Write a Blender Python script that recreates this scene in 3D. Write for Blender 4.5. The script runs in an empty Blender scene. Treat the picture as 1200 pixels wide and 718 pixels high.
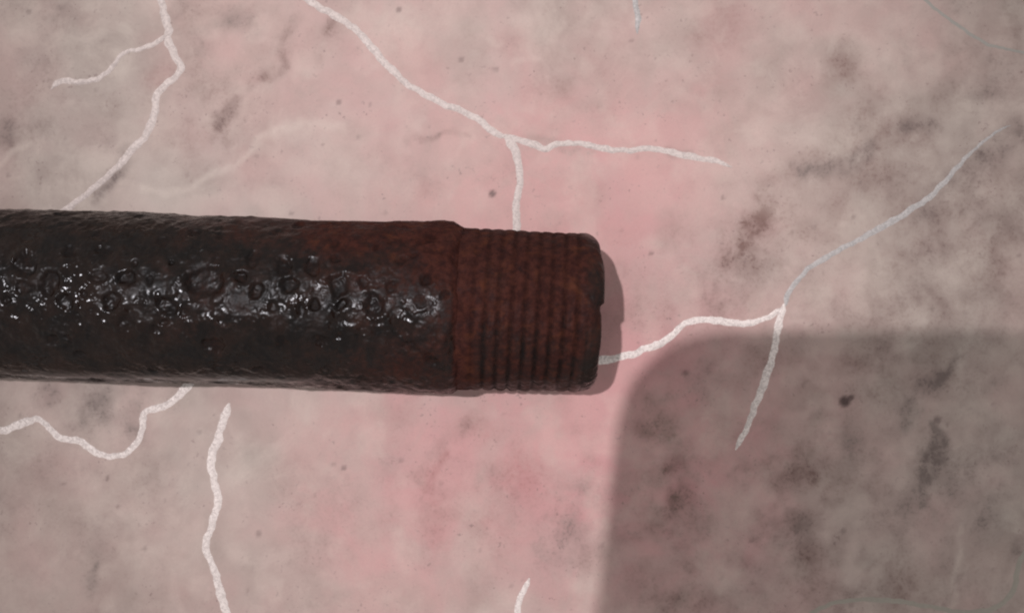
import bpy, math
import numpy as np

# ------------------------------------------------------------------ camera, light, exposure
MM = 0.001
F = 1039.0            # focal length in pixels of a 1200 px wide picture
H = 127.7             # lens height above the cloth, mm
S = F / H             # px per mm on the cloth

scn = bpy.context.scene
cam = bpy.data.cameras.new('camera')
cam.sensor_width = 36.0
cam.lens = 36.0 * F / 1200.0
cam.clip_start = 0.002
cam.clip_end = 20.0
camo = bpy.data.objects.new('camera', cam)
camo.location = (0, 0, H * MM)
camo.rotation_euler = (0, 0, 0)
scn.collection.objects.link(camo)
scn.camera = camo

world = bpy.data.worlds.new('World')
scn.world = world
world.use_nodes = True
bg = world.node_tree.nodes['Background']
bg.inputs[0].default_value = (1.0, 0.925, 0.885, 1)
bg.inputs[1].default_value = 0.55

LZ = 1500.0
LX, LY = -0.235 * LZ, 0.125 * LZ
lamp = bpy.data.lights.new('ceiling_lamp', 'SPOT')
lamp.energy = 69.0
lamp.color = (1.0, 0.90, 0.89)
lamp.shadow_soft_size = 0.014
lamp.spot_size = math.radians(7.8)
lamp.spot_blend = 1.0
lampo = bpy.data.objects.new('ceiling_lamp', lamp)
lampo.location = (LX * MM, LY * MM, LZ * MM)
from mathutils import Vector
lampo.rotation_euler = (Vector((-0.006, 0.008, 0)) - Vector(lampo.location)).to_track_quat('-Z', 'Y').to_euler()
scn.collection.objects.link(lampo)

vs = scn.view_settings
vs.view_transform = 'Standard'
vs.look = 'None'
vs.exposure = 0.0
vs.gamma = 1.0
scn.render.film_transparent = False
scn.cycles.filter_width = 2.2

# ------------------------------------------------------------------ helpers
def px(x, y, h=0.0):
    """a point of the place (mm) seen at photo pixel x,y and lying at height h"""
    k = (H - h) / F
    return ((x - 600.0) * k, (359.0 - y) * k)

def _hash(ix, iy, iz, seed):
    n = (ix * 374761393 + iy * 668265263 + iz * 2147483647 + seed * 1274126177) & 0xFFFFFFFF
    n = ((n ^ (n >> 13)) * 1274126177) & 0xFFFFFFFF
    n = ((n ^ (n >> 15)) * 2246822519) & 0xFFFFFFFF
    return ((n ^ (n >> 16)) & 0xFFFFFF) / float(0xFFFFFF) * 2 - 1

def vnoise(x, y, z, seed=0):
    xi = np.floor(x).astype(np.int64); yi = np.floor(y).astype(np.int64); zi = np.floor(z).astype(np.int64)
    fx, fy, fz = x - xi, y - yi, z - zi
    fx = fx * fx * fx * (fx * (fx * 6 - 15) + 10); fy = fy * fy * fy * (fy * (fy * 6 - 15) + 10); fz = fz * fz * fz * (fz * (fz * 6 - 15) + 10)
    r = 0
    for a in (0, 1):
        wa = fx if a else 1 - fx
        for b in (0, 1):
            wb = fy if b else 1 - fy
            for c in (0, 1):
                wc = fz if c else 1 - fz
                r = r + wa * wb * wc * _hash(xi + a, yi + b, zi + c, seed)
    return r

def fbm(x, y, z, scale, octaves=4, seed=0, gain=0.5):
    """scale = size of the largest feature in mm; result about -1..1"""
    a, f, r, t = 1.0, 1.0 / scale, 0, 0
    for o in range(octaves):
        r = r + a * vnoise(x * f + 13.7 * o, y * f + 7.3 * o, z * f + 3.1 * o, seed + o)
        t += a; a *= gain; f *= 2.03
    return r / t * 1.5

def smooth(a, b, x):
    t = np.clip((x - a) / (b - a), 0, 1)
    return t * t * (3 - 2 * t)

def mesh_grid(name, P, mat, parent=None, wrap=False, attrs=None, quads_extra=None):
    """P: (rows, cols, 3) in mm -> one smooth mesh object"""
    R, C = P.shape[:2]
    idx = np.arange(R * C).reshape(R, C)
    if wrap:
        nxt = np.roll(idx, -1, axis=1)
        q = np.stack([idx[:-1], nxt[:-1], nxt[1:], idx[1:]], -1).reshape(-1, 4)
    else:
        q = np.stack([idx[:-1, :-1], idx[:-1, 1:], idx[1:, 1:], idx[1:, :-1]], -1).reshape(-1, 4)
    me = bpy.data.meshes.new(name)
    me.vertices.add(R * C)
    me.vertices.foreach_set('co', (P.reshape(-1, 3) * MM).astype(np.float32).ravel())
    n = len(q)
    me.loops.add(n * 4); me.polygons.add(n)
    me.loops.foreach_set('vertex_index', q.astype(np.int32).ravel())
    me.polygons.foreach_set('loop_start', np.arange(0, n * 4, 4, dtype=np.int32))
    me.polygons.foreach_set('loop_total', np.full(n, 4, dtype=np.int32))
    me.update(calc_edges=True)
    me.polygons.foreach_set('use_smooth', np.ones(n, dtype=bool))
    for k, v in (attrs or {}).items():
        at = me.attributes.new(k, 'FLOAT_COLOR', 'POINT')
        c = np.ones((R * C, 4), dtype=np.float32)
        c[:, :3] = v.reshape(-1, 3)
        at.data.foreach_set('color', c.ravel())
    me.materials.append(mat)
    me.validate(); me.update()
    o = bpy.data.objects.new(name, me)
    scn.collection.objects.link(o)
    if parent: o.parent = parent
    return o

class NT:
    def __init__(self, name):
        self.m = bpy.data.materials.new(name); self.m.use_nodes = True
        self.t = self.m.node_tree; self.n = self.t.nodes
        self.b = self.n['Principled BSDF']
        tc = self.n.new('ShaderNodeTexCoord')
        sc = self.n.new('ShaderNodeVectorMath'); sc.operation = 'SCALE'; sc.inputs['Scale'].default_value = 1000.0
        self.t.links.new(tc.outputs['Object'], sc.inputs[0])
        self.co = sc.outputs[0]
    def put(self, sock, v):
        if isinstance(v, bpy.types.NodeSocket): self.t.links.new(v, sock)
        else: sock.default_value = v
    def math(self, op, a, b=0.0, c=None, clamp=False):
        n = self.n.new('ShaderNodeMath'); n.operation = op; n.use_clamp = clamp
        self.put(n.inputs[0], a); self.put(n.inputs[1], b)
        if c is not None: self.put(n.inputs[2], c)
        return n.outputs[0]
    def noise(self, size, detail=3, rough=0.55, dist=0.0, off=0.0):
        n = self.n.new('ShaderNodeTexNoise'); n.noise_dimensions = '4D'
        self.put(n.inputs['Vector'], self.co)
        n.inputs['W'].default_value = off
        n.inputs['Scale'].default_value = 1.0 / size; n.inputs['Detail'].default_value = detail
        n.inputs['Roughness'].default_value = rough; n.inputs['Distortion'].default_value = dist
        return n.outputs['Fac']
    def voronoi(self, size, out='Color', feature='F1'):
        n = self.n.new('ShaderNodeTexVoronoi'); n.feature = feature
        self.put(n.inputs['Vector'], self.co); n.inputs['Scale'].default_value = 1.0 / size
        return n.outputs[out]
    def ramp(self, v, a, b, lo=0.0, hi=1.0):
        n = self.n.new('ShaderNodeMapRange'); n.interpolation_type = 'SMOOTHSTEP'
        self.put(n.inputs['Value'], v)
        n.inputs['From Min'].default_value = a; n.inputs['From Max'].default_value = b
        n.inputs['To Min'].default_value = lo; n.inputs['To Max'].default_value = hi
        return n.outputs[0]
    def mix(self, f, a, b):
        n = self.n.new('ShaderNodeMix'); n.data_type = 'RGBA'
        self.put(n.inputs[0], f)
        for s, v in ((n.inputs[6], a), (n.inputs[7], b)):
            self.put(s, v if isinstance(v, bpy.types.NodeSocket) else (*v, 1.0))
        return n.outputs[2]
    def attr(self, name):
        n = self.n.new('ShaderNodeAttribute'); n.attribute_name = name
        s = self.n.new('ShaderNodeSeparateColor'); self.t.links.new(n.outputs['Color'], s.inputs[0])
        return s.outputs
    def bump(self, h, strength, dist_mm, prev=None):
        n = self.n.new('ShaderNodeBump'); self.put(n.inputs['Strength'], strength)
        n.inputs['Distance'].default_value = dist_mm * MM
        self.put(n.inputs['Height'], h)
        if prev is not None: self.put(n.inputs['Normal'], prev)
        return n.outputs[0]
    def out(self, **k):
        for a, v in k.items():
            s = self.b.inputs[a.replace('_', ' ')]
            if isinstance(v, tuple) and len(v) == 3: v = (*v, 1.0)
            self.put(s, v)
        return self.m

# ------------------------------------------------------------------ materials
def mat_cloth():
    t = NT('marbled_oilcloth')
    a = t.attr('print_shade'); b = t.attr('tone')
    grey, brown, red = a[0], a[1], a[2]
    pink, pale, ink = b[0], b[1], b[2]
    n_big = t.noise(24, 7, 0.62, 0.7, 1)
    n_mid = t.noise(9, 8, 0.66, 0.9, 2)
    n_fine = t.noise(1.1, 4, 0.65, 0.0, 3)
    n_dot = t.noise(0.42, 2, 0.5, 0.0, 4)
    base = t.mix(t.ramp(n_big, 0.32, 0.68), (0.455, 0.405, 0.372), (0.350, 0.298, 0.272))
    base = t.mix(t.ramp(n_mid, 0.44, 0.64, 0, 0.70), base, (0.53, 0.475, 0.435))
    pk = t.math('MULTIPLY', pink, t.ramp(t.noise(11, 8, 0.66, 0.8, 15), 0.36, 0.64, 0.70, 1.20), clamp=True)
    c = t.mix(pk, base, t.mix(t.ramp(n_big, 0.3, 0.7), (0.555, 0.292, 0.305), (0.575, 0.345, 0.338)))
    # stippled printing: the smudges break up into fine specks
    st = t.ramp(n_fine, 0.30, 0.70, 0.80, 1.12)
    sd = t.ramp(n_dot, 0.50, 0.66, 0.90, 1.32)
    stip = t.math('MULTIPLY', t.math('MULTIPLY', st, sd), t.ramp(t.noise(4, 7, 0.66, 0.5, 17), 0.36, 0.62, 0.55, 1.20))
    def layer(c, m, col, k):
        return t.mix(t.math('MULTIPLY', t.math('MULTIPLY', m, stip), k, clamp=True), c, col)
    c = layer(c, red, (0.36, 0.135, 0.14), 0.9)
    c = layer(c, brown, (0.18, 0.105, 0.092), 0.85)
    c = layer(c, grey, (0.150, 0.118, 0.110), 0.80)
    # faint specks all over
    sp = t.math('MULTIPLY', t.ramp(t.noise(0.55, 2, 0.5, 0, 9), 0.63, 0.69), t.ramp(t.noise(5, 2, 0.5, 0, 10), 0.42, 0.7), clamp=True)
    c = t.mix(t.math('MULTIPLY', sp, 0.62), c, (0.16, 0.11, 0.11))
    pl = t.math('MULTIPLY', pale, t.ramp(n_fine, 0.3, 0.7, 0.6, 1.1), clamp=True)
    c = t.mix(t.math('MULTIPLY', pl, 0.72), c, t.mix(t.math('MULTIPLY', pk, 0.6), (0.57, 0.51, 0.465), (0.67, 0.46, 0.435)))
    c = t.mix(ink, c, (0.06, 0.035, 0.035))
    gr = t.noise(0.30, 3, 0.7, 0, 12)
    c = t.mix(t.ramp(gr, 0.3, 0.7, 0.0, 0.15), c, (0.30, 0.22, 0.22))
    bm = t.bump(t.noise(0.8, 3, 0.6, 0, 5), 0.25, 0.05)
    bm = t.bump(t.noise(9, 2, 0.5, 0, 6), 0.5, 0.12, bm)
    return t.out(Base_Color=c, Roughness=t.ramp(n_mid, 0.3, 0.7, 0.50, 0.60), Normal=bm, Specular_IOR_Level=0.40)

def mat_glitter(name, lo, hi, tilt):
    t = NT(name)
    v = t.voronoi(0.24, 'Color')
    s = t.n.new('ShaderNodeSeparateColor'); t.t.links.new(v, s.inputs[0])
    c = t.mix(t.ramp(s.outputs[0], 0.1, 0.9), lo, hi)
    # every flake lies at its own angle
    g = t.n.new('ShaderNodeNewGeometry')
    sub = t.n.new('ShaderNodeVectorMath'); sub.operation = 'SUBTRACT'; t.t.links.new(v, sub.inputs[0]); sub.inputs[1].default_value = (.5, .5, .5)
    mul = t.n.new('ShaderNodeVectorMath'); mul.operation = 'SCALE'; t.t.links.new(sub.outputs[0], mul.inputs[0]); mul.inputs['Scale'].default_value = tilt
    add = t.n.new('ShaderNodeVectorMath'); add.operation = 'ADD'; t.t.links.new(g.outputs['Normal'], add.inputs[0]); t.t.links.new(mul.outputs[0], add.inputs[1])
    nor = t.n.new('ShaderNodeVectorMath'); nor.operation = 'NORMALIZE'; t.t.links.new(add.outputs[0], nor.inputs[0])
    return t.out(Base_Color=c, Metallic=0.0, Specular_IOR_Level=0.35 + 0.4 * (tilt > 0.3), Roughness=t.ramp(s.outputs[1], 0, 1, 0.34 if tilt > 0.3 else 0.40, 0.7), Normal=nor.outputs[0])

def mat_thin_line(name, col):
    t = NT(name)
    c = t.mix(t.noise(0.6, 3, 0.6), col, tuple(x * 1.35 for x in col))
    return t.out(Base_Color=c, Roughness=0.5)

def mat_iron():
    t = NT('corroded_iron')
    a = t.attr('wear')
    rust, pit, gloss = a[0], a[1], a[2]
    n1 = t.noise(3.2, 5, 0.62, 0.5, 1)
    n2 = t.noise(0.75, 4, 0.65, 0.0, 2)
    n3 = t.noise(0.22, 3, 0.6, 0.0, 3)
    dark = t.mix(t.ramp(n1, 0.35, 0.65), (0.0050, 0.0034, 0.0029), (0.0130, 0.0068, 0.0049))
    dark = t.mix(t.ramp(n2, 0.50, 0.72, 0, 0.6), dark, (0.017, 0.0098, 0.0068))
    r_in = t.math('ADD', rust, t.math('MULTIPLY', t.math('SUBTRACT', n1, 0.5), 0.9))
    r_in = t.math('ADD', r_in, t.math('MULTIPLY', t.math('SUBTRACT', n2, 0.5), 0.5))
    rm = t.ramp(r_in, 0.12, 0.95)
    rustc = t.mix(t.ramp(n2, 0.35, 0.68), (0.029, 0.0108, 0.0095), (0.056, 0.0190, 0.0145))
    rustc = t.mix(t.ramp(t.noise(2.1, 4, 0.6, 0.4, 7), 0.52, 0.72, 0, 0.75), rustc, (0.082, 0.0275, 0.0150))
    rustc = t.mix(t.ramp(t.noise(1.6, 4, 0.6, 0.4, 8), 0.54, 0.70, 0, 0.7), rustc, (0.018, 0.0090, 0.0095))
    c = t.mix(rm, dark, rustc)
    c = t.mix(t.math('MULTIPLY', t.math('MULTIPLY', pit, 0.75), t.ramp(rm, 0.2, 0.9, 1.0, 0.75)), c, t.mix(t.ramp(n2, 0.45, 0.65), (0.006, 0.005, 0.005), (0.018, 0.009, 0.007)))
    ro = t.ramp(t.noise(3.4, 5, 0.65, 0.3, 21), 0.44, 0.60, 0.17, 0.48)
    ro = t.math('ADD', ro, t.math('MULTIPLY', pit, 0.25), clamp=True)
    ro = t.math('ADD', ro, t.math('MULTIPLY', rm, 0.42), clamp=True)
    ro = t.math('MULTIPLY', ro, t.math('SUBTRACT', 1.0, t.math('MULTIPLY', gloss, 0.7)))
    ns = t.math('SUBTRACT', 1.0, t.math('MULTIPLY', gloss, 0.85))
    bm = t.bump(t.noise(1.1, 1.2, 0.5, 0.2, 30), t.math('MULTIPLY', ns, 1.0), 0.30)
    bm = t.bump(t.noise(0.40, 0, 0.5, 0.0, 31), t.math('MULTIPLY', ns, 1.0), 0.07, bm)
    sp = t.math('MULTIPLY', t.ramp(rm, 0.0, 1.0, 0.23, 0.06), t.math('SUBTRACT', 1.0, t.math('MULTIPLY', pit, 0.60)))
    sp = t.math('ADD', sp, t.math('MULTIPLY', gloss, 0.8))
    return t.out(Base_Color=c, Roughness=ro, Normal=bm, Specular_IOR_Level=sp, Specular_Tint=(0.86, 0.93, 1.0))

def mat_plain(name, col, rough, metal=0.0):
    t = NT(name)
    c = t.mix(t.noise(2.0, 3), col, tuple(min(1, x * 1.25 + 0.002) for x in col))
    return t.out(Base_Color=c, Roughness=rough, Metallic=metal)

M_CLOTH, M_IRON = mat_cloth(), mat_iron()
M_GLIT = mat_glitter('silver_glitter_print', (0.60, 0.55, 0.54), (0.82, 0.765, 0.75), 0.46)
M_DIM = mat_glitter('dim_silver_print', (0.37, 0.365, 0.37), (0.48, 0.47, 0.475), 0.22)  # same silver print, its weaker glint at that light angle put into the colour
M_SOFT = mat_glitter('dull_silver_print', (0.50, 0.45, 0.44), (0.64, 0.58, 0.565), 0.26)

# ------------------------------------------------------------------ the cloth
def axis_lines(lo, hi, fine, far):
    c = np.arange(lo, hi + 1e-6, fine)
    out = [c]
    for s, e in ((lo, -1), (hi, 1)):
        p, d, L = s, fine, []
        while abs(p) < far:
            d *= 1.25; p += e * d; L.append(p)
        out.append(np.array(L))
    return np.sort(np.concatenate(out))

gx = axis_lines(-82, 82, 0.36, 330)
gy = axis_lines(-50, 50, 0.36, 280)
X, Y = np.meshgrid(gx, gy)
Z0 = np.zeros_like(X)
# printed marble pattern: strokes and clouds laid on a noise-warped sheet
wx = X + 1.7 * fbm(X, Y, Z0, 7, 3, 11) + 0.25 * fbm(X, Y, Z0, 1.6, 2, 12)
wy = Y + 1.7 * fbm(X, Y, Z0 + 50, 7, 3, 21) + 0.25 * fbm(X, Y, Z0 + 50, 1.6, 2, 22)

def stroke(pts, r, strength, sharp=False):
    """r in photo pixels"""
    P = [px(*p[:2]) for p in pts]
    rr = [p[2] if len(p) > 2 else r for p in pts]
    m = np.zeros_like(X)
    ux, uy = (X, Y) if sharp else (wx, wy)
    if len(P) == 1: P, rr = P * 2, rr * 2
    for i in range(len(P) - 1):
        (x0, y0), (x1, y1) = P[i], P[i + 1]
        dx, dy = x1 - x0, y1 - y0
        L = dx * dx + dy * dy
        t = np.clip(((ux - x0) * dx + (uy - y0) * dy) / L, 0, 1) if L > 1e-9 else np.zeros_like(X)
        d = np.hypot(ux - x0 - t * dx, uy - y0 - t * dy)
        r_ = (rr[i] * (1 - t) + rr[i + 1] * t) / S
        m = np.maximum(m, 1 - (smooth(-0.05, 1.40, d / r_) if not sharp else smooth(0.6, 1.15, d / r_)))
    return m * strength

grey, brown, red, pink, pale, ink = (np.zeros_like(X) for _ in range(6))
inside = (np.abs(X) < 90) & (np.abs(Y) < 58)
mod = np.clip(0.65 + 0.7 * fbm(X, Y, Z0, 3.5, 3, 31), 0, 1.3)

G = [  # grey smudges
    ([(15, 162)], 24, .75), ([(75, 10)], 22, .45), ([(232, 45), (285, 20)], 15, .55), ([(205, 5)], 14, .4),
    ([(158, 183), (140, 207), (112, 238)], 11, .75), ([(250, 138), (290, 102)], 11, .35),
    ([(592, 150), (606, 158)], 8, .35), ([(630, 168), (700, 180)], 7, .35), ([(780, 170), (800, 178)], 7, .6),
    ([(1008, 178), (985, 192), (945, 206)], 13, 1.0), ([(998, 145)], 12, .45), ([(1050, 150), (1090, 148)], 11, .65),
    ([(1200, 158), (1150, 185)], 17, .7), ([(1085, 250)], 20, .55), ([(1110, 215)], 18, .45), ([(1130, 145)], 22, .35),
    ([(1075, 325)], 34, .38), ([(1155, 120)], 22, .35), ([(1060, 70)], 26, .25),
    ([(1120, 408, 5), (1098, 450, 16), (1066, 490, 8)], 13, 1.0), ([(1093, 498, 4), (1090, 535, 16), (1075, 590, 10)], 14, .95),
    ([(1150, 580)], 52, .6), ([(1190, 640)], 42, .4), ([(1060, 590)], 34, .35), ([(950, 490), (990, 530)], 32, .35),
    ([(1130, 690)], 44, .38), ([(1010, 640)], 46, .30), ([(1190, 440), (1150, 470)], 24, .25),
    ([(105, 485), (150, 475)], 36, .75), ([(155, 515)], 18, .7), ([(112, 690, 12), (115, 655, 8)], 12, .6), ([(60, 460)], 22, .45),
    ([(120, 620)], 40, .18), ([(25, 560)], 40, .18), ([(690, 580), (640, 650)], 20, .40), ([(655, 605)], 18, .35),
    ([(835, 440)], 22, .35), ([(350, 165)], 20, .15), ([(40, 130)], 30, .2),
    ([(925, 620)], 40, .28), ([(1080, 430)], 60, .12),
]
B = [  # brown smudges
    ([(12, 165)], 27, .8), ([(335, 30), (325, 68), (287, 102), (250, 140)], 11, .55), ([(385, 35)], 13, .55), ([(380, 68)], 12, .4), ([(262, 150), (258, 175)], 9, .3),
    ([(640, 100), (690, 110)], 34, .32), ([(992, 80)], 26, .55), ([(985, 65), (975, 95)], 16, .4), ([(905, 238), (870, 275), (848, 300)], 21, .75), ([(935, 250)], 22, .4),
    ([(850, 335)], 44, .50), ([(1120, 270)], 46, .42), ([(1165, 300)], 40, .35), ([(925, 210)], 20, .3), ([(1180, 30)], 26, .35), ([(1130, 75)], 22, .25),
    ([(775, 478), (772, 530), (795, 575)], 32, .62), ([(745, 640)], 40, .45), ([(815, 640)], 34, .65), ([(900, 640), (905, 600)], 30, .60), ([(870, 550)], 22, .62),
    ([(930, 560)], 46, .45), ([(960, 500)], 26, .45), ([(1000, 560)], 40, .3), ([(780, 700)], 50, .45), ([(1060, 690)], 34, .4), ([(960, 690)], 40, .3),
    ([(490, 150), (545, 166)], 6, .5), ([(1010, 430)], 50, .18), ([(200, 90)], 42, .22), ([(210, 165)], 45, .25), ([(320, 220)], 20, .25), ([(130, 140)], 36, .2),
    ([(690, 660)], 26, .4), ([(545, 490), (520, 520)], 14, .35), ([(660, 470), (690, 520)], 20, .2),
    ([(455, 70)], 46, .20), ([(560, 60)], 50, .15), ([(700, 60)], 60, .18), ([(820, 45)], 50, .22), ([(870, 110)], 46, .18), ([(905, 420)], 60, .22),
]
R_ = [([(528, 528), (508, 550), (488, 578)], 7, .65), ([(608, 562)], 38, .5), ([(570, 620)], 40, .28), ([(470, 500)], 40, .3), ([(500, 600)], 50, .25),
      ([(560, 500)], 45, .25), ([(700, 330)], 60, .18), ([(495, 215)], 30, .3), ([(680, 215)], 32, .3), ([(800, 380)], 45, .25), ([(730, 270)], 45, .2), ([(180, 85)], 20, .3),
      ([(300, 180)], 40, .18), ([(840, 20)], 40, .2), ([(640, 130)], 40, .2), ([(440, 660)], 50, .15)]
L = [([(170, 222), (225, 205), (262, 188), (310, 165), (350, 150), (405, 146)], 6, .75), ([(0, 192), (40, 172)], 6, .6), ([(380, 190), (470, 200)], 26, .4),
     ([(1015, 325)], 36, .65), ([(980, 270), (1010, 250)], 22, .4), ([(705, 560), (695, 700)], 18, .5), ([(600, 700)], 24, .5), ([(570, 45), (585, 60)], 7, .4),
     ([(605, 80), (622, 68)], 5, .5), ([(860, 590), (845, 680)], 26, .5), ([(480, 380), (300, 560)], 40, .15), ([(15, 40)], 30, .35), ([(40, 240)], 26, .25),
     ([(350, 510)], 40, .3), ([(190, 660)], 40, .3), ([(450, 30), (620, 20)], 20, .2), ([(960, 340), (990, 300)], 24, .3), ([(870, 470), (830, 500)], 24, .25), ([(1125, 620), (1110, 718)], 6, .5),
     ([(560, 640)], 26, .3), ([(820, 240)], 30, .25), ([(1150, 350)], 30, .3)]
for dst, lst in ((grey, G), (brown, B), (red, R_), (pale, L)):
    for pts, r, s in lst:
        np.maximum(dst, stroke(pts, r, s), out=dst)
for pts, r, s in [([(1150, 260), (1180, 60)], 170, .26), ([(1100, 560), (1200, 660)], 190, .30), ([(860, 620)], 150, .20), ([(60, 420), (40, 650)], 150, .14), ([(30, 60)], 110, .14)]:  # broad grey washes: weaker light at the sides put into the cloth colour
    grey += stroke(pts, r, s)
for pts, r, s in [([(1050, 200), (1130, 330)], 150, .24), ([(900, 280)], 90, .22), ([(850, 560), (960, 640)], 150, .36), ([(1050, 450), (960, 430)], 120, .22), ([(250, 100)], 120, .12)]:  # broad brown washes: dimmer right side and brownish shade put into the colour
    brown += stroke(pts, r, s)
grey *= 1.25; brown *= 1.2
for d in (grey, brown): d *= mod
# print carries on beyond the picture, and clouds softly everywhere
cl1 = fbm(X, Y, Z0, 16, 5, 41); cl2 = fbm(X, Y, Z0, 14, 5, 51); cl3 = fbm(X, Y, Z0, 20, 5, 61)
far = 1 - inside.astype(float)
cl4 = fbm(X, Y, Z0, 6, 4, 71); cl5 = fbm(X, Y, Z0, 5, 4, 81)
grey += (0.16 + 0.5 * far) * smooth(0.05, 0.6, cl1) + 0.12 * smooth(0.1, 0.7, cl4)
brown += (0.20 + 0.4 * far) * smooth(0.05, 0.6, cl2) + 0.14 * smooth(0.1, 0.7, -cl4)
pale += (0.25 + 0.2 * far) * smooth(0.1, 0.6, cl3) + 0.35 * smooth(0.1, 0.7, cl5)
# pink marbling, with the camera's pink centre tint put into the cloth colour
qx, qy = (X + 3 * cl2) * S + 600, 359 - (Y + 3 * cl1) * S
g1 = np.exp(-(((qx - 625) / 190) ** 2 + ((qy - 330) / 230) ** 2))
g2 = np.exp(-(((qx - 530) / 210) ** 2 + ((qy - 600) / 190) ** 2))
g3 = np.exp(-(((qx - 330) / 230) ** 2 + ((qy - 90) / 180) ** 2))
g4 = np.exp(-(((qx - 800) / 170) ** 2 + ((qy - 60) / 220) ** 2))
g5 = np.exp(-(((qx - 800) / 150) ** 2 + ((qy - 560) / 200) ** 2))  # warm tint of the phone's shade, painted into the cloth
pink = np.clip(0.08 + 0.80 * g1 + 0.55 * g2 + 0.24 * g3 + 0.22 * g4 + 0.62 * g5 + 0.22 * cl3 + 0.12 * cl4, 0, 1.0) * np.where(inside, 1, 0.6)
# small dark specks in the print
rng = np.random.default_rng(4)
for (x, y, r, s) in [(577, 227, 4.5, .75), (467, 12, 4, .5), (763, 297, 3.2, .5), (403, 548, 3, .5), (126, 560, 3, .5), (138, 593, 3, .4), (990, 470, 7.5, .95), (997, 466, 4, .8),
                     (1098, 492, 5, .55), (803, 437, 4, .5), (34, 14, 3, .4), (397, 120, 3, .5), (341, 250, 3, .4), (540, 70, 4, .4), (847, 232, 3, .4), (303, 625, 4, .4), (988, 622, 4, .4), (740, 48, 3, .3)]:
    np.maximum(ink, stroke([(x, y)], r, s, True), out=ink)
for _ in range(70):
    x, y = rng.uniform(0, 1200), rng.uniform(0, 718)
    np.maximum(ink, stroke([(x, y)], rng.uniform(2.2, 3.4), rng.uniform(.12, .35), True), out=ink)

cloth_P = np.stack([X, Y, Z0], -1)
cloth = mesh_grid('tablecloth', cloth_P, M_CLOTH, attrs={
    'print_shade': np.stack([np.clip(grey, 0, 1.2), np.clip(brown, 0, 1.2), np.clip(red, 0, 1)], -1),
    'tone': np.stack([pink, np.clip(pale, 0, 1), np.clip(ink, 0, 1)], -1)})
cloth['kind'] = 'structure'
cloth['label'] = 'pink and grey marbled oilcloth with silver glitter veins under the pipe'

# silver veins: slightly raised glitter print, each one a ribbon of its own
def vein(pts, width, mat, name='silver_vein', seed=0, rag=1.0, h=0.09, taper=(0, 0)):
    P = np.array([px(*p[:2]) for p in pts])
    w = np.array([p[2] if len(p) > 2 else width for p in [tuple(q) for q in pts]]) / S
    # Catmull-Rom through the points
    Q = np.vstack([2 * P[0] - P[1], P, 2 * P[-1] - P[-2]])
    C, W = [], []
    for i in range(len(P) - 1):
        n = max(3, int(np.hypot(*(P[i + 1] - P[i])) / 0.22))
        t = np.linspace(0, 1, n, endpoint=False)[:, None]
        a, b, c, d = Q[i], Q[i + 1], Q[i + 2], Q[i + 3]
        C.append(0.5 * (2 * b + (c - a) * t + (2 * a - 5 * b + 4 * c - d) * t ** 2 + (3 * b - a - 3 * c + d) * t ** 3))
        W.append(w[i] * (1 - t[:, 0]) + w[i + 1] * t[:, 0])
    C = np.vstack(C + [P[-1:]]); W = np.concatenate(W + [w[-1:]])
    T = np.gradient(C, axis=0); T /= np.linalg.norm(T, axis=1, keepdims=True)
    N = np.stack([-T[:, 1], T[:, 0]], -1)
    z = np.zeros(len(C))
    C = C + N * (0.16 * rag * fbm(C[:, 0], C[:, 1], z, 1.6, 3, 70 + seed))[:, None]
    s = np.arange(len(C)) / len(C)
    L_ = len(C)
    end = np.ones(L_); k = 5
    end[:k] = np.linspace(.35, 1, k); end[-k:] = np.linspace(1, .35, k)
    cols = np.linspace(-1, 1, 7)
    G_ = np.zeros((L_, 7, 3))
    W = W * 0.88 * (1 + 0.24 * fbm(C[:, 0], C[:, 1], z + 3, 6, 2, 60 + seed))
    wl = W * (1 + 0.22 * rag * fbm(C[:, 0], C[:, 1], z + 9, 0.9, 3, 80 + seed)) * end / 2
    wr = W * (1 + 0.22 * rag * fbm(C[:, 0], C[:, 1], z + 19, 0.9, 3, 90 + seed)) * end / 2
    for j, u in enumerate(cols):
        off = u * (wl if u < 0 else wr)
        G_[:, j, 0] = C[:, 0] + N[:, 0] * off
        G_[:, j, 1] = C[:, 1] + N[:, 1] * off
        G_[:, j, 2] = 0.012 + h * (1 - u * u) * (1 + 0.5 * fbm(G_[:, j, 0], G_[:, j, 1], z, 0.5, 2, 95 + seed))
    G_[:, 0, 2] = G_[:, -1, 2] = -0.01
    return mesh_grid(name, G_[:, ::-1], mat, cloth)

vein([(184, -20), (188, 0), (196, 28), (198, 48), (204, 64), (212, 78), (206, 90), (193, 100), (184, 112), (181, 134), (176, 148), (165, 166), (147, 184), (130, 203), (103, 226), (72, 250), (40, 275)], 9.5, M_SOFT, seed=1)
vein([(197, 40), (180, 51), (163, 57), (146, 62), (135, 74), (124, 86), (108, 95), (92, 97), (76, 94), (66, 98), (59, 105, 4)], 8, M_SOFT, seed=2)
vein([(345, -15), (364, 2), (388, 16), (408, 28), (428, 46), (443, 65), (466, 89), (490, 106), (516, 120), (545, 132), (562, 142), (576, 153), (594, 160)], 9.5, M_SOFT, seed=3)
vein([(590, 159), (612, 165), (628, 170), (638, 174), (652, 169), (678, 168), (704, 173), (732, 177), (755, 175), (782, 178), (810, 183), (835, 188), (858, 196, 4)], 8.5, M_SOFT, seed=4)
vein([(592, 160), (602, 173), (607, 188), (609, 206), (607, 230), (605, 250), (606, 272), (608, 300)], 10, M_SOFT, seed=5)
vein([(741, -15), (744, 4), (747, 22), (747, 40, 4)], 7, M_DIM, seed=6)
vein([(680, 424), (703, 422), (730, 418), (752, 411), (772, 403), (789, 392), (800, 381), (814, 375), (832, 374), (855, 378), (878, 378), (898, 372), (915, 362)], 9.5, M_GLIT, seed=7)
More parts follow.
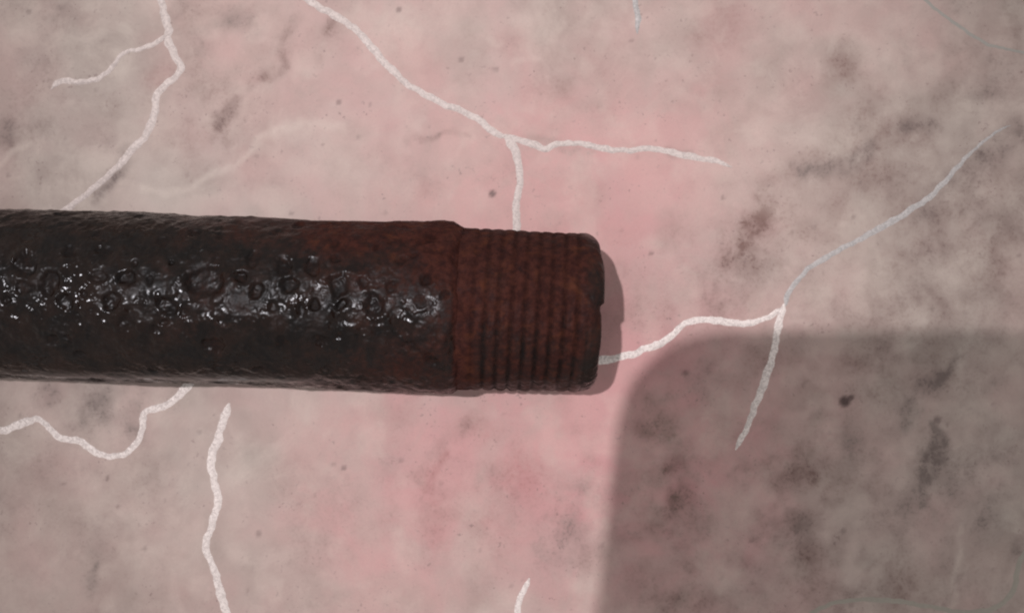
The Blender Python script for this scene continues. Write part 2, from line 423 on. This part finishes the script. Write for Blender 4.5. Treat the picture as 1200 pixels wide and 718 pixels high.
vein([(1184, 146, 2), (1172, 152, 4), (1160, 160, 5.5), (1135, 182, 6.5), (1110, 210), (1090, 230), (1066, 247), (1030, 268), (995, 287), (962, 306), (940, 322), (926, 342), (919, 358)], 7.5, M_DIM, seed=8)
vein([(919, 356), (913, 382), (908, 408), (899, 436), (888, 468), (878, 494), (869, 514), (862, 527, 6)], 9, M_GLIT, seed=9)
vein([(-30, 512), (0, 505), (22, 497), (44, 491), (58, 501), (72, 513), (94, 518), (112, 530), (132, 534), (152, 528), (164, 512), (167, 494), (172, 481), (190, 476), (206, 466), (218, 453), (232, 435)], 9, M_GLIT, seed=10)
vein([(269, 472, 7), (264, 488), (258, 506), (252, 524), (246, 543), (251, 562), (255, 586), (251, 606), (244, 626), (241, 644), (250, 664), (256, 688), (264, 710), (272, 735)], 10.5, M_GLIT, seed=11)
vein([(621, 677, 7), (614, 692), (608, 706), (606, 735)], 9.5, M_GLIT, seed=12)
M_SAGE = mat_thin_line('sage_print', (0.27, 0.255, 0.225))
vein([(945, 722), (968, 709), (1000, 703), (1040, 703), (1080, 708), (1120, 716), (1150, 716), (1175, 706), (1188, 690), (1194, 660), (1205, 640)], 7, M_SAGE, 'grey_vein', 13, 1, .03)
M_TEAL = mat_thin_line('slate_print', (0.27, 0.265, 0.25))
vein([(1075, -10), (1098, 12), (1125, 32), (1152, 50), (1180, 57), (1215, 66)], 4.5, M_TEAL, 'grey_vein', 14, 1, .02)

# ------------------------------------------------------------------ the pipe
RB = 11.0                       # outer radius, half inch pipe
ZA = 11.42                       # height of the axis over the cloth
kA = (H - ZA) / F
a0 = np.array([(0 - 600) * kA, (359 - 344.0) * kA]); a1 = np.array([(690 - 600) * kA, (359 - 366.5) * kA])
AX = (a1 - a0) / np.linalg.norm(a1 - a0)
PERP = np.array([-AX[1], AX[0]])                 # towards the top of the picture
xs = -6.35                                       # where the thread starts (X, mm)
ORG = a0 + AX * ((xs - a0[0]) / AX[0])           # axis point at the shoulder
LEN = 17.3                                       # length of the threaded end

def to_axis(u, r, phi):
    """phi = 0 at the top of the pipe, positive towards the top of the picture"""
    x = ORG[0] + AX[0] * u + PERP[0] * r * np.sin(phi)
    y = ORG[1] + AX[1] * u + PERP[1] * r * np.sin(phi)
    return np.stack([x, y, ZA + r * np.cos(phi)], -1)

def pix_to_pipe(x, y, r=RB):
    """photo pixel -> (u, phi) on the barrel"""
    d = np.array([(x - 600) / F, (359 - y) / F, -1.0])
    o = np.array([0 - ORG[0], 0 - ORG[1], H - ZA])
    dv, ov = d[:2] @ PERP, o[:2] @ PERP
    A, Bq, Cq = dv * dv + 1, dv * ov - o[2], ov * ov + o[2] ** 2 - r * r
    t = (-Bq - math.sqrt(max(Bq * Bq - A * Cq, 0))) / A
    p = o + d * t
    return p[:2] @ AX, math.atan2(p[:2] @ PERP, p[2])

pits = []   # u, phi, radius mm, depth mm, rim
PX = 0.1024  # mm per photo pixel on the crest
for (x, y, r, d) in [(238, 331, 25, .62), (147, 328, 12.5, .42), (57, 331, 15, .42), (30, 307, 17, .40), (30, 334, 11, .3), (77, 353, 12, .35), (127, 352, 11, .35), (116, 322, 9, .25),
                     (80, 298, 10, .22), (120, 297, 9, .2), (281, 324, 10, .38), (300, 337, 12, .40), (295, 303, 11, .25), (332, 312, 12, .28), (341, 334, 12, .34), (368, 312, 14, .34),
                     (393, 334, 15, .42), (373, 354, 8, .38), (402, 358, 9, .3), (436, 357, 15, .36), (425, 330, 9, .25), (497, 328, 9, .4), (203, 309, 5, .3), (195, 356, 13, .3),
                     (150, 375, 13, .25), (250, 405, 12, .25), (355, 362, 9, .25), (320, 360, 10, .2), (175, 333, 7, .2), (8, 350, 9, .3), (100, 345, 7, .2), (214, 366, 8, .2),
                     (462, 338, 8, .2), (470, 305, 9, .2), (520, 348, 8, .22), (440, 290, 8, .2), (505, 283, 12, .3), (480, 405, 13, .22), (505, 420, 10, .25), (330, 400, 9, .18),
                     (60, 395, 9, .15), (400, 395, 8, .15), (95, 415, 9, .15), (300, 430, 9, .2), (110, 275, 8, .15), (190, 285, 9, .15), (260, 280, 8, .15), (390, 285, 9, .15)]:
    u, ph = pix_to_pipe(x, y)
    pits.append((u, ph, r * PX, d * 1.0))
rng = np.random.default_rng(11)
for _ in range(330):
    u = rng.uniform(-150, -0.8); ph = rng.uniform(-math.pi, math.pi)
    r = 0.25 + 0.9 * rng.random() ** 2.2
    near = any(abs(u - p[0]) < (p[2] + r) * .9 and abs((ph - p[1]) * RB) < (p[2] + r) * .9 for p in pits[:48])
    if near and r > 0.45: continue
    pits.append((u, ph, r, r * rng.uniform(.14, .30)))

def barrel(us, nphi):
    ph = np.linspace(-math.pi, math.pi, nphi, endpoint=False)
    U, PH = np.meshgrid(us, ph, indexing='ij')
    cx, cy, cz = U, RB * np.sin(PH), RB * np.cos(PH)
    R = np.full_like(U, RB)
    R += 0.20 * fbm(cx, cy, cz, 9, 3, 101) + 0.085 * fbm(cx, cy, cz, 2.4, 3, 102)
    rough = smooth(-0.35, 0.35, fbm(cx, cy, cz, 6, 2, 103))
    slick = np.exp(-((PH + 1.10) / 0.085) ** 2) * smooth(-62, -50, U) * (1 - smooth(-24, -14, U))
    R += 0.085 * (0.35 + rough) * fbm(cx, cy, cz, 1.0, 3, 104) * (1 - 0.9 * slick)
    # swollen lip before the thread, and the shoulder itself
    R += 0.16 * np.exp(-((U + 3.0) / 3.2) ** 2) + 0.07 * slick
    pit = np.zeros_like(U)
    wu = U + 0.60 * fbm(cx, cy, cz, 1.9, 3, 111)
    wp = PH * RB + 0.60 * fbm(cx, cy, cz, 1.9, 3, 112)
    for (pu, pp, pr, pd) in pits:
        i0, i1 = np.searchsorted(us, pu - pr * 1.7), np.searchsorted(us, pu + pr * 1.7)
        if i1 <= i0: continue
        dphi = (wp[i0:i1] - pp * RB + math.pi * RB) % (2 * math.pi * RB) - math.pi * RB
        q = np.hypot(wu[i0:i1] - pu, dphi) / pr
        bowl = 1 - smooth(0.5, 1.02, q)
        R[i0:i1] = np.minimum(R[i0:i1], R[i0:i1] - pd * bowl * (1 - 0.6 * pit[i0:i1]))
        R[i0:i1] += 0.09 * pd * np.exp(-((q - 1.15) / 0.18) ** 2)
        pit[i0:i1] = np.maximum(pit[i0:i1], bowl)
    R -= 0.75 * smooth(-1.5, 0.1, U + 0.9 * fbm(cx, cy, cz, 3.5, 4, 120) * (U < -0.2))
    # a crack running off one pit
    rust = 0.10 - 0.24 * smooth(0, 1, (-U - 25) / 30) + (0.20 + 0.38 * smooth(-0.35, 0.7, PH) * (PH < 2.2)) * smooth(-34, 0, U) + 0.16 * smooth(-10, 0, U) + 0.22 * fbm(cx, cy, cz, 8, 3, 130)
    rust += 0.55 * smooth(-0.9, -0.1, U)
    rust += 0.22 * smooth(-60, -30, U) * smooth(0.35, 0.9, PH) * (PH < 2)
    gloss = slick
    return to_axis(U, R, PH), np.stack([np.clip(rust, 0, 1), pit * 0.5, gloss], -1)

pipe = bpy.data.objects.new('iron_pipe', None)
scn.collection.objects.link(pipe)
pipe['label'] = 'rusty pitted iron pipe with threaded end lying on the marbled cloth'
pipe['category'] = 'pipe'

u_fine = np.arange(-70, 0.16, 0.15)
u_far = -70 - np.cumsum(np.linspace(0.17, 1.0, 140))
us = np.concatenate([u_far[::-1], u_fine])
us = us[us > -150]
P, A_ = barrel(us, 540)
mesh_grid('barrel', P, M_IRON, pipe, wrap=True, attrs={'wear': A_})

def threaded():
    n = 460
    ph = np.linspace(-math.pi, math.pi, n, endpoint=False)
    u1 = np.arange(-0.35, LEN - 1.9, 0.11)
    U, PH = np.meshgrid(u1, ph, indexing='ij')
    pitch = 1.58
    def rad(U, PH):
        cx, cy, cz = U, RB * np.sin(PH), RB * np.cos(PH)
        base = RB - 0.50 - 0.014 * U
        th = (U / pitch - PH / (2 * math.pi)) * 2 * math.pi
        prof = (0.5 + 0.5 * np.cos(th)) ** 2.6
        wear = np.clip(0.80 + 0.28 * fbm(cx, cy, cz, 5, 3, 201), 0.3, 1.15)
        # the upper flank is clogged with rust, the lower one still shows its crests
        wear *= 1 - 0.38 * smooth(-0.3, 0.6, PH) * (PH < 2.2)
        fade = smooth(0.7, 2.2, U)
        R = base + 0.10 - 0.27 * prof * wear * fade
        R += 0.09 * fbm(cx, cy, cz, 4, 3, 202) + 0.05 * fbm(cx, cy, cz, 0.9, 3, 203) * smooth(-.3, .5, fbm(cx, cy, cz, 5, 2, 204) + .2)
        return R, prof * fade * np.clip(wear, 0, 1)
    R, prof = rad(U, PH)
    R_end, pr_end = R[-1], prof[-1]
    # rounded end with a ragged lip, then the flat face in to the bore
    k = 16
    a = np.linspace(0, 1, k + 1)[1:] * (math.pi / 2)
    CR = 2.0
    lip = 0.16 * fbm(np.cos(ph) * 9, np.sin(ph) * 9, ph * 0, 4, 3, 210)
    lip = lip - 0.45 * smooth(0.10, 0.02, np.abs(ph + 0.0) * 0 + np.clip(ph, -9, 9) + 0.02) * smooth(-1.2, -0.9, ph) * 0
    lip = lip + 0.30 * smooth(0.10, 0.16, ph) * (1 - smooth(0.62, 0.9, ph)) - 0.18 * (1 - smooth(0.02, 0.10, np.abs(ph - 0.06)))
    Ue = u1[-1] + CR * np.sin(a)[:, None] + lip[None] * np.sin(a)[:, None]
    Re = R_end[None] - (CR * 0.85) * (1 - np.cos(a))[:, None]
    Re = Re + 0.05 * fbm(Ue, Re * np.sin(ph)[None], Re * np.cos(ph)[None], 1.2, 3, 211)
    Uf = np.stack([Ue[-1], Ue[-1] - 0.25]); Rf = np.stack([np.full(n, 8.2), np.full(n, 7.85)])
    Uall = np.concatenate([U, Ue, Uf]); Rall = np.concatenate([R, Re, Rf]); PHa = np.broadcast_to(ph, Uall.shape)
    P = to_axis(Uall, Rall, PHa)
    cx, cy, cz = Uall, RB * np.sin(PHa), RB * np.cos(PHa)
    rust = 0.92 + 0.24 * fbm(cx, cy, cz, 4, 3, 220) + 0.25 * smooth(2.6, 0.8, Uall) - 0.42 * smooth(LEN - 3.0, LEN - 1.2, Uall)
    rust = rust - 0.36 * (1 - smooth(-0.9, 0.25, PHa))  # lower half darkened: shade from the overhead light put into the rust colour
    rust[:len(prof)] -= 0.15 * prof
    pit = np.concatenate([prof * 1.0, np.zeros_like(Ue), np.zeros_like(Uf)])
    return P, np.stack([np.clip(rust, 0, 1), pit, np.zeros_like(pit)], -1), Uf[-1], ph
P, A_, ulip, php = threaded()
mesh_grid('threaded_end', P, M_IRON, pipe, wrap=True, attrs={'wear': A_})

# bore: the inside of the pipe, open at both ends
ub = np.concatenate([[LEN - 0.6], np.linspace(LEN - 2, -149, 120)])
UB, PB = np.meshgrid(ub, np.linspace(-math.pi, math.pi, 96, endpoint=False), indexing='ij')
RBq = 7.86 + 0.10 * fbm(UB, 8 * np.sin(PB), 8 * np.cos(PB), 3, 3, 300)
mesh_grid('bore', to_axis(UB, RBq, PB), M_IRON, pipe, wrap=True,
          attrs={'wear': np.stack([np.full_like(UB, .7), np.zeros_like(UB), np.zeros_like(UB)], -1)})
# the sawn far end
UC = np.array([[-149.9] * 96, [-149.0] * 96]); RC = np.array([[RB + .1] * 96, [7.8] * 96])
PC = np.broadcast_to(np.linspace(-math.pi, math.pi, 96, endpoint=False), UC.shape)
mesh_grid('sawn_end', to_axis(UC, RC, PC)[::-1], M_IRON, pipe, wrap=True,
          attrs={'wear': np.stack([np.full_like(UC, .5), np.zeros_like(UC), np.zeros_like(UC)], -1)})

# ------------------------------------------------------------------ the telephone that takes the picture: it throws the shade at lower right
ZP = H + 2.0
def unshadow(x, y):
    """point at height ZP whose lamp shadow falls at photo pixel x,y of the cloth"""
    sx, sy = px(x, y)
    t = ZP / LZ
    return np.array([sx + (LX - sx) * t, sy + (LY - sy) * t])
tl = unshadow(731, 386); tr = unshadow(1560, 386); bl = unshadow(680, 870); br = unshadow(1560, 880)
def rounded(corners, r, n=12):
    out = []
    for i in range(4):
        c, a, b = corners[i], corners[i - 1], corners[(i + 1) % 4]
        va, vb = (a - c) / np.linalg.norm(a - c), (b - c) / np.linalg.norm(b - c)
        for t in np.linspace(0, 1, n):
            p0, p2 = c + va * r, c + vb * r
            out.append((1 - t) ** 2 * p0 + 2 * t * (1 - t) * c + t * t * p2)
    return np.array(out)
outl = rounded([tl, bl, br, tr], 15.0)
cen = outl.mean(0)
def slab(name, outline, z0, z1, bev, mat, parent):
    rings = []
    for sc, z in ((None, z0), (-bev, z0), (0, z0 + bev), (0, z1 - bev), (-bev, z1), (None, z1)):
        if sc is None: pts = cen_of(outline) + (outline - cen_of(outline)) * 0.0
        else:
            v = outline - cen_of(outline); L_ = np.linalg.norm(v, axis=1, keepdims=True)
            pts = cen_of(outline) + v * (1 + sc / L_)
        rings.append(np.column_stack([pts, np.full(len(pts), z)]))
    o = mesh_grid(name, np.array(rings)[:, ::1], mat, parent, wrap=True)
    o.data.polygons.foreach_set('use_smooth', np.zeros(len(o.data.polygons), dtype=bool))
    return o
def cen_of(o): return o.mean(0)
phone = bpy.data.objects.new('mobile_phone', None)
scn.collection.objects.link(phone)
phone['label'] = 'dark mobile phone held over the cloth, its shade falling at lower right'
phone['category'] = 'phone'
M_CASE = mat_plain('black_plastic_case', (0.02, 0.02, 0.022), 0.5)
M_GLASS = mat_plain('phone_screen_glass', (0.012, 0.013, 0.016), 0.08)
slab('case', outl, ZP, ZP + 9, 1.2, M_CASE, phone)
slab('screen', cen + (outl - cen) * 0.90, ZP + 8.8, ZP + 9.3, 0.2, M_GLASS, phone)
circ = np.array([(4.5 * math.cos(a), 4.5 * math.sin(a)) for a in np.linspace(0, 2 * math.pi, 32, endpoint=False)])
slab('lens_ring', circ, ZP - 0.6, ZP + 0.4, 0.2, mat_plain('lens_ring_metal', (0.3, 0.3, 0.32), 0.3, 1.0), phone)
